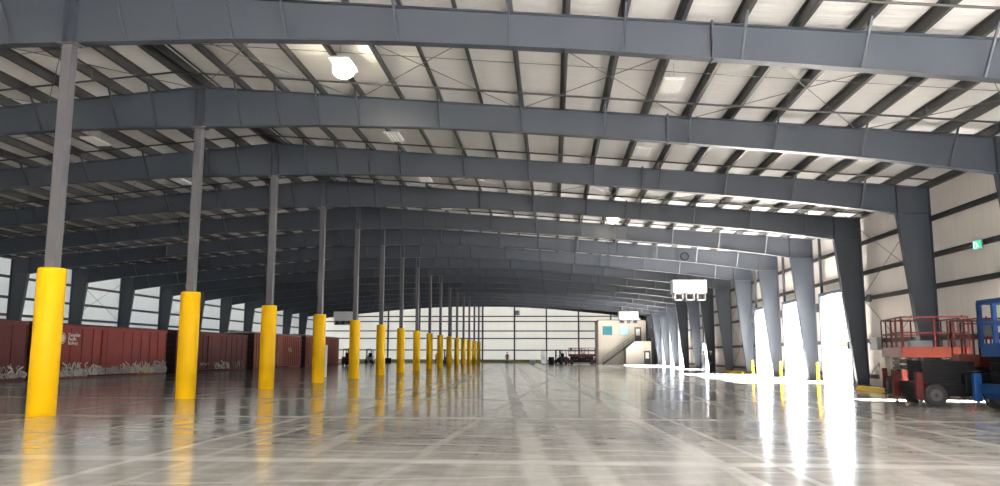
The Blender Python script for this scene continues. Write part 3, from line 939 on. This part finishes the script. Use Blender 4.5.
# far lifts by the office
scissor_lift('small red scissor lift parked side-on just left of the office block', (2.35, 121.5, 0), 0, L=4.0, W=1.7, deck=1.45, rail=1.0, grp='machines at the back wall')

def forklift(label, loc, rot, body, grp='machines at the back wall', seat='black'):
    t = thing('forklift', label, 'forklift', loc, rot, grp)
    b = B(); prism(b, [(-1.3, .25), (1.0, .25), (1.0, .6), (.3, .75), (.2, .95), (-.3, 1.05), (-1.3, 1.1), (-1.4, .8)], 'y', -.5, .5); obj('body', b, M[body], t)
    b = B(); prism(b, [(-1.75, .35), (-1.3, .3), (-1.3, 1.15), (-1.6, 1.1)], 'y', -.5, .5); obj('counterweight', b, M['darkgrey'], t)
    b = B()
    for y in (-.46, .46):
        bar(b, (.75, y, .6), (.45, y, 2.1), .07); bar(b, (-1.2, y, 1.1), (-.95, y, 2.1), .07); bar(b, (-.98, y, 2.1), (.48, y, 2.1), .07)
    for k in range(6): bar(b, (-.9 + k*.27, -.46, 2.1), (-.9 + k*.27, .46, 2.1), .04)
    obj('overhead_guard', b, M['black'], t)
    b = B(); bevbox(b, -.7, -.1, -.28, .28, 1.05, 1.2, .04); bevbox(b, -.8, -.68, -.26, .26, 1.1, 1.65, .04); obj('seat', b, M['black'], t)
    b = B()
    for y in (-.35, .35): box(b, 1.1, 1.24, y - .06, y + .06, .1, 2.2)
    for z in (.3, 1.2, 2.15): box(b, 1.12, 1.2, -.35, .35, z, z + .08)
    m = obj('mast', b, M['black'], t)
    b = B()
    for y in (-.25, .25): box(b, 1.26, 2.3, y - .06, y + .06, .06, .11); box(b, 1.25, 1.3, y - .06, y + .06, .06, .6)
    obj('fork', b, M['darkgrey'], m)
    for x, r in ((.75, .33), (-1.05, .28)):
        for y in (-.48, .48):
            b = B(); lathe(b, [(r*.6, -.11), (r, -.09), (r, .09), (r*.6, .11)], (x, y, r), 'y', 18); obj('wheel', b, M['rubber'], t)
    return t
forklift('small black forklift left of the far red scissor lift', (1.2, 126.2, 0), PI/2 + .4, 'black')
forklift('white forklift with a black cage between the fifth and sixth yellow guards', (-27.3, 118.8, 0), -PI/2 + .1, 'white')
forklift('red forklift beside the far end of the boxcar row', (-25.9, 101.0, 0), -PI/2 + .5, 'red')
forklift('orange forklift half hidden among the far yellow guards', (-16.8, 128.0, 0), PI/2 + .3, 'orange')

# small items by the back wall
def cabinet(label, x, y, w, d, h, m, name='storage_cabinet'):
    t = thing(name, label, 'cabinet', (x, y, 0), 0)
    b = B(); bevbox(b, -w/2, w/2, 0, d, .06, h, .015); obj('body', b, m, t)
    b = B(); box(b, -w/2 + .04, w/2 - .04, .03, d - .03, 0, .06); obj('plinth', b, M['darkgrey'], t)
    for s in (-1, 1):
        b = B(); bevbox(b, min(0.01*s, s*(w/2 - .03)), max(.01*s, s*(w/2 - .03)), -.02, -.001, .1, h - .05, .006)
        dd = obj('door', b, m, t)
        b = B(); tube(b, [(s*.06, -.05, h*.5 - .1), (s*.06, -.05, h*.5 + .1)], .012, 6); obj('handle', b, M['darkgrey'], dd)
    return t
cabinet('tall white cabinet standing alone before the back wall', -1.35, 119.0, .75, .6, 1.95, M['white'])
cabinet('low white chest on the floor near the back wall', -3.05, 121.0, .9, .6, .62, M['white'], 'tool_chest')
def drum(label, x, y, r, h, m):
    b = B(); lathe(b, [(r*.96, 0), (r, .03), (r, h*.33), (r*1.03, h*.34), (r, h*.36), (r, h*.66), (r*1.03, h*.67), (r, h*.69), (r, h - .03), (r*.96, h), (r*.9, h - .02)], n=24)
    o = obj('drum', b, m); o.location = (x, y, 0); tag(o, label, 'drum')
    b = B(); lathe(b, [(.04, 0), (.04, .03)], (r*.5, 0, h - .02), 'z', 10); obj('bung', b, M['darkgrey'], o)
    return o
drum('large black drum standing right of the tall white cabinet', -.25, 119.4, .42, 1.1, M['black'])
drum('low black drum by the back wall right of the sixth yellow guard', -27.0, 131.0, .5, .85, M['black'])
b = B(); box(b, -.5, .5, -.06, 0, -.42, .42)
o = obj('wall_vent', b, M['midgrey']); o.location = (-6.3, YBACK + .0, 8.72); tag(o, 'grey square vent high on the back wall', 'vent')
b = B()
for k in range(6): box(b, -.42, .42, -.09, -.06, -.36 + k*.13, -.31 + k*.13)
obj('louvre', b, M['darkgrey'], o)

# right wall fittings
t = thing('exit_sign', 'green lit exit sign with a white running figure on the right wall', 'exit sign', (15.74, 30.35, 5.55))
b = B(); bevbox(b, -.04, .03, -.30, .30, -.17, .17, .012); obj('housing', b, M['midgrey'], t)
b = B(); box(b, -.05, -.041, -.28, .28, -.15, .15); obj('face', b, M['green'], t)
b = B()
x = -.053
def stroke(p, q, w): bar(b, (x, p[0], p[1]), (x, q[0], q[1]), .006, w, up=(1, 0, 0)) if False else ribbon(b, [p, q], w, x)
for p, q, w in (((.02, .03), (-.03, -.04), .045), ((-.03, -.04), (.03, -.08), .03), ((.03, -.08), (.05, -.13), .03), ((-.03, -.04), (-.07, -.07), .03), ((-.07, -.07), (-.11, -.08), .03),
                ((.02, .03), (.08, .0), .022), ((.0, .03), (-.06, .0), .022), ((.16, -.13), (.16, .12), .02), ((.16, .12), (.25, .12), .02), ((.25, .12), (.25, -.13), .02)):
    stroke(p, q, w)
n = 12
b.faces.new([b.verts.new((x, .045 + .026*math.cos(2*PI*k/n), .075 + .026*math.sin(2*PI*k/n))) for k in range(n)])
obj('pictogram', b, M['signwhite'], t)

def ebox(label, y, z, w, h, d, m):
    t = thing('electrical_box', label, 'electrical box', (15.74, y, z), 0)
    b = B(); bevbox(b, -d, .0, -w/2, w/2, 0, h, .012); obj('enclosure', b, m, t)
    b = B(); bevbox(b, -d - .02, -d - .001, -w/2 + .03, w/2 - .03, .03, h - .03, .006); dd = obj('door', b, m, t)
    b = B(); box(b, -d - .05, -d - .02, w/2 - .12, w/2 - .08, h*.45, h*.6); obj('latch', b, M['darkgrey'], dd)
ebox('wide grey electrical box on the wall behind the red lifts', 40.0, 1.75, .9, .6, .25, M['midgrey'])
ebox('tall pale electrical cabinet on the wall below the grey box', 39.2, .35, .8, 1.25, .22, M['cream'])
ebox('small dark box on the wall behind the fourth frame column', 40.7, 4.1, .3, .35, .15, M['darkgrey'])
for i, d in enumerate(DOORS[:3]):
    ebox('dark door control box right of the %s dock door from the camera' % ORD[i], d[2] + .55, 4.0, .4, .5, .2, M['darkgrey'])

def curb(label, p, q, w=.28, h=.17):
    p, q = Vector((*p, 0)), Vector((*q, 0)); b = B()
    d = (q - p); L = d.length; 
    prism(b, [(-w/2, 0), (w/2, 0), (w/2 - .04, h), (-w/2 + .04, h)], 'y', 0, L)
    o = obj('floor_curb', b, M['curb']); o.location = p; o.rotation_euler = (0, 0, -math.atan2(d.x, d.y))
    tag(o, label, 'curb')
curb('low yellow curb on the floor left of the parked red lifts', (13.1, 31.6), (13.45, 36.6))
curb('low yellow curb along the right wall far off beyond the loading doors', (15.0, 65.0), (15.0, 71.2))
b = B(); bevbox(b, -.09, .09, -.06, .06, 0, 2.05, .012); o = obj('white_post', b, M['white']); o.location = (-14.45, 50.5, 0)
tag(o, 'slim white post standing just behind the fourth yellow guard', 'post')
b = B(); box(b, -.16, .16, -.13, .13, 0, .02); obj('base_plate', b, M['midgrey'], o)
b = B(); n = 28
for k in range(3):
    tube(b, [(.27*math.cos(2*PI*q/n) + .0, -.05*k, .27*math.sin(2*PI*q/n)) for q in range(n + 1)], .035, 8)
o = obj('hose_coil', b, M['black']); o.location = (9.33, 56.72, 8.36); tag(o, 'round black hose coil hung on a roof frame above the largest white air unit', 'hose')
b = B(); bar(b, (0, -.12, .30), (0, .25, .30), .03); obj('hook', b, M['rod'], o)
# yellow guard posts and gate arms at the first three dock doors
for i, d in enumerate(DOORS[:3]):
    for y, side in ((d[2] - .05, 'far'),):
        b = B(); lathe(b, [(.07, 0), (.07, 1.0), (.05, 1.05), (.02, 1.06)], n=16)
        o = obj('guard_post', b, M['yellow'], smooth=False); o.location = (15.3, y, 0)
        tag(o, 'short yellow guard post at the %s side of the %s dock door' % (side, ORD[i]), 'guard post', 'yellow posts at the dock doors')
        s = B(); lathe(s, [(.16, 0), (.16, .02)], n=16); obj('base_flange', s, M['curb'], o)
    t = thing('barrier_arm', 'yellow barrier arm on a bracket beside the %s dock door' % ORD[i], 'barrier arm', (15.45, d[1] - .05, 2.0), 0, 'yellow barrier arms at dock doors')
    b = B(); box(b, -.06, .06, 0, 1.2, -.05, .05); obj('arm', b, M['yellow'], t)
    b = B(); box(b, -.05, .20, -.08, .08, -.2, .2); obj('bracket', b, M['darkgrey'], t)

# ------------------------------------------------------------------ people (small in the picture)
def person(label, loc, rot, shirt, legs, hat=None, stride=.12):
    """continuous skinned body, about 1.75 m"""
    V = [(0, 0, .95), (0, .01, 1.18), (0, .0, 1.42), (0, -.01, 1.52), (0, -.02, 1.60), (0, -.02, 1.72),
         (.19, 0, 1.42), (.25, .02, 1.15), (.24, -.08, .90), (.24, -.11, .80),
         (-.19, 0, 1.42), (-.25, .03, 1.15), (-.24, -.04, .90), (-.24, -.06, .80),
         (.10, 0, .90), (.11, -stride*.6, .50), (.11, -stride*.4, .08), (.11, -stride*.4 - .16, .04),
         (-.10, 0, .90), (-.11, stride*.5, .50), (-.11, stride, .08), (-.11, stride - .16, .04)]
    R = [.15, .14, .15, .06, .075, .085, .07, .05, .042, .045, .07, .05, .042, .045, .10, .065, .05, .04, .10, .065, .05, .04]
    E = [(0,1),(1,2),(2,3),(3,4),(4,5),(2,6),(6,7),(7,8),(8,9),(2,10),(10,11),(11,12),(12,13),(0,14),(14,15),(15,16),(16,17),(0,18),(18,19),(19,20),(20,21)]
    me = bpy.data.meshes.new('body'); me.from_pydata(V, E, []); ob = bpy.data.objects.new('tmp_body', me); link(ob)
    sk = ob.modifiers.new('s', 'SKIN'); sk.use_smooth_shade = True
    ob.modifiers.new('d', 'SUBSURF').levels = 2
    for i, r in enumerate(R): ob.data.skin_vertices[0].data[i].radius = (r, r*(.72 if i < 3 else 1))
    ob.data.skin_vertices[0].data[0].use_root = True
    dg = bpy.context.evaluated_depsgraph_get(); m2 = bpy.data.meshes.new_from_object(ob.evaluated_get(dg)); bpy.data.objects.remove(ob)
    m2.materials.clear()
    for m in (M['skin'], shirt, legs, M['black']): m2.materials.append(m)
    for p in m2.polygons:
        z = p.center.z; x = abs(p.center.x)
        p.material_index = 3 if z < .09 else 0 if (x > .17 and z < .86) else 2 if z < .95 and x < .2 else 1 if z < 1.50 else 0
        p.use_smooth = True
    zmin = min(v.co.z for v in m2.vertices)
    for v in m2.vertices: v.co.z -= zmin
    o = bpy.data.objects.new('person', m2); link(o); o.location = loc; o.rotation_euler = (0, 0, rot)
    tag(o, label, 'person')
    b = B(); lathe(b, [(.11, 1.72), (.118, 1.76), (.105, 1.81), (.06, 1.85), (.01, 1.86)], (0, -.01, -zmin), 'z', 16)
    if hat is not None: lathe(b, [(.135, 1.715), (.135, 1.73)], (0, -.03, -zmin), 'z', 16)
    obj('hard_hat' if hat else 'hair', b, hat or M['black'], o, smooth=True)
    return o
person('person in a dark red jacket standing alone before the back wall', (-6.75, 119.0, 0), .3, M['redcloth'], M['navy'])
person('person in dark clothes standing before the loading doors', (14.25, 74.0, 0), 1.2, M['navy'], M['navy'], M['white'])
person('person in pale clothes beside the person in dark clothes', (13.55, 73.6, 0), -1.0, M['whitecloth'], M['whitecloth'], M['white'])
person('person in an orange vest among the far yellow guards', (-18.0, 124.0, 0), .8, M['hivis'], M['navy'], M['white'])

# ------------------------------------------------------------------ light: sky, sun and portals in the openings
w = bpy.data.worlds.new('World'); SC.world = w; w.use_nodes = True
bg = w.node_tree.nodes['Background']; bg.inputs['Color'].default_value = (.80, .90, 1.0, 1); bg.inputs['Strength'].default_value = 3.8
sun = bpy.data.lights.new('sun', 'SUN'); sun.energy = 185; sun.angle = math.radians(.6); sun.color = (1, .965, .92)
so = bpy.data.objects.new('sun', sun); link(so)
el = math.radians(38); d = Vector((-math.cos(el)*.985, math.cos(el)*.17, -math.sin(el)))
so.rotation_euler = d.to_track_quat('-Z', 'Y').to_euler()
def portal(name, loc, rot, sx_, sy_):
    l = bpy.data.lights.new(name, 'AREA'); l.shape = 'RECTANGLE'; l.size = sx_; l.size_y = sy_; l.cycles.is_portal = True
    o = bpy.data.objects.new(name, l); link(o); o.location = loc; o.rotation_euler = rot
for a, c, h in OPEN:
    portal('door_light_portal', (16.13, (a + c)/2, h/2), (0, PI/2, 0), h, c - a)
for x0, x1 in ((-4.0, 4.9), (5.5, 14.6)):
    portal('front_light_portal', ((x0 + x1)/2, YFRONT - .12, 3.8), (PI/2, 0, 0), x1 - x0, 7.6)

# ------------------------------------------------------------------ camera
cam = bpy.data.cameras.new('camera'); co = bpy.data.objects.new('camera', cam); link(co)
cam.sensor_fit = 'HORIZONTAL'; cam.sensor_width = 36; cam.lens = 797.79/1000*36
cam.clip_end = 600
pitch, yaw, roll = .1385, .0659, .0023
co.location = (0, 0, 1.4954)
co.matrix_world = Matrix.Translation((0, 0, 1.4954)) @ Matrix.Rotation(yaw, 4, 'Z') @ Matrix.Rotation(PI/2 + pitch, 4, 'X') @ Matrix.Rotation(roll, 4, 'Z')
SC.camera = co
SC.view_settings.view_transform = 'Standard'; SC.view_settings.look = 'None'; SC.view_settings.gamma = 1
SC.view_settings.use_curve_mapping = False
SC.view_settings.exposure = 1.18
SC.cycles.max_bounces = 12; SC.cycles.diffuse_bounces = 7; SC.cycles.glossy_bounces = 4
SC.cycles.use_denoising = True
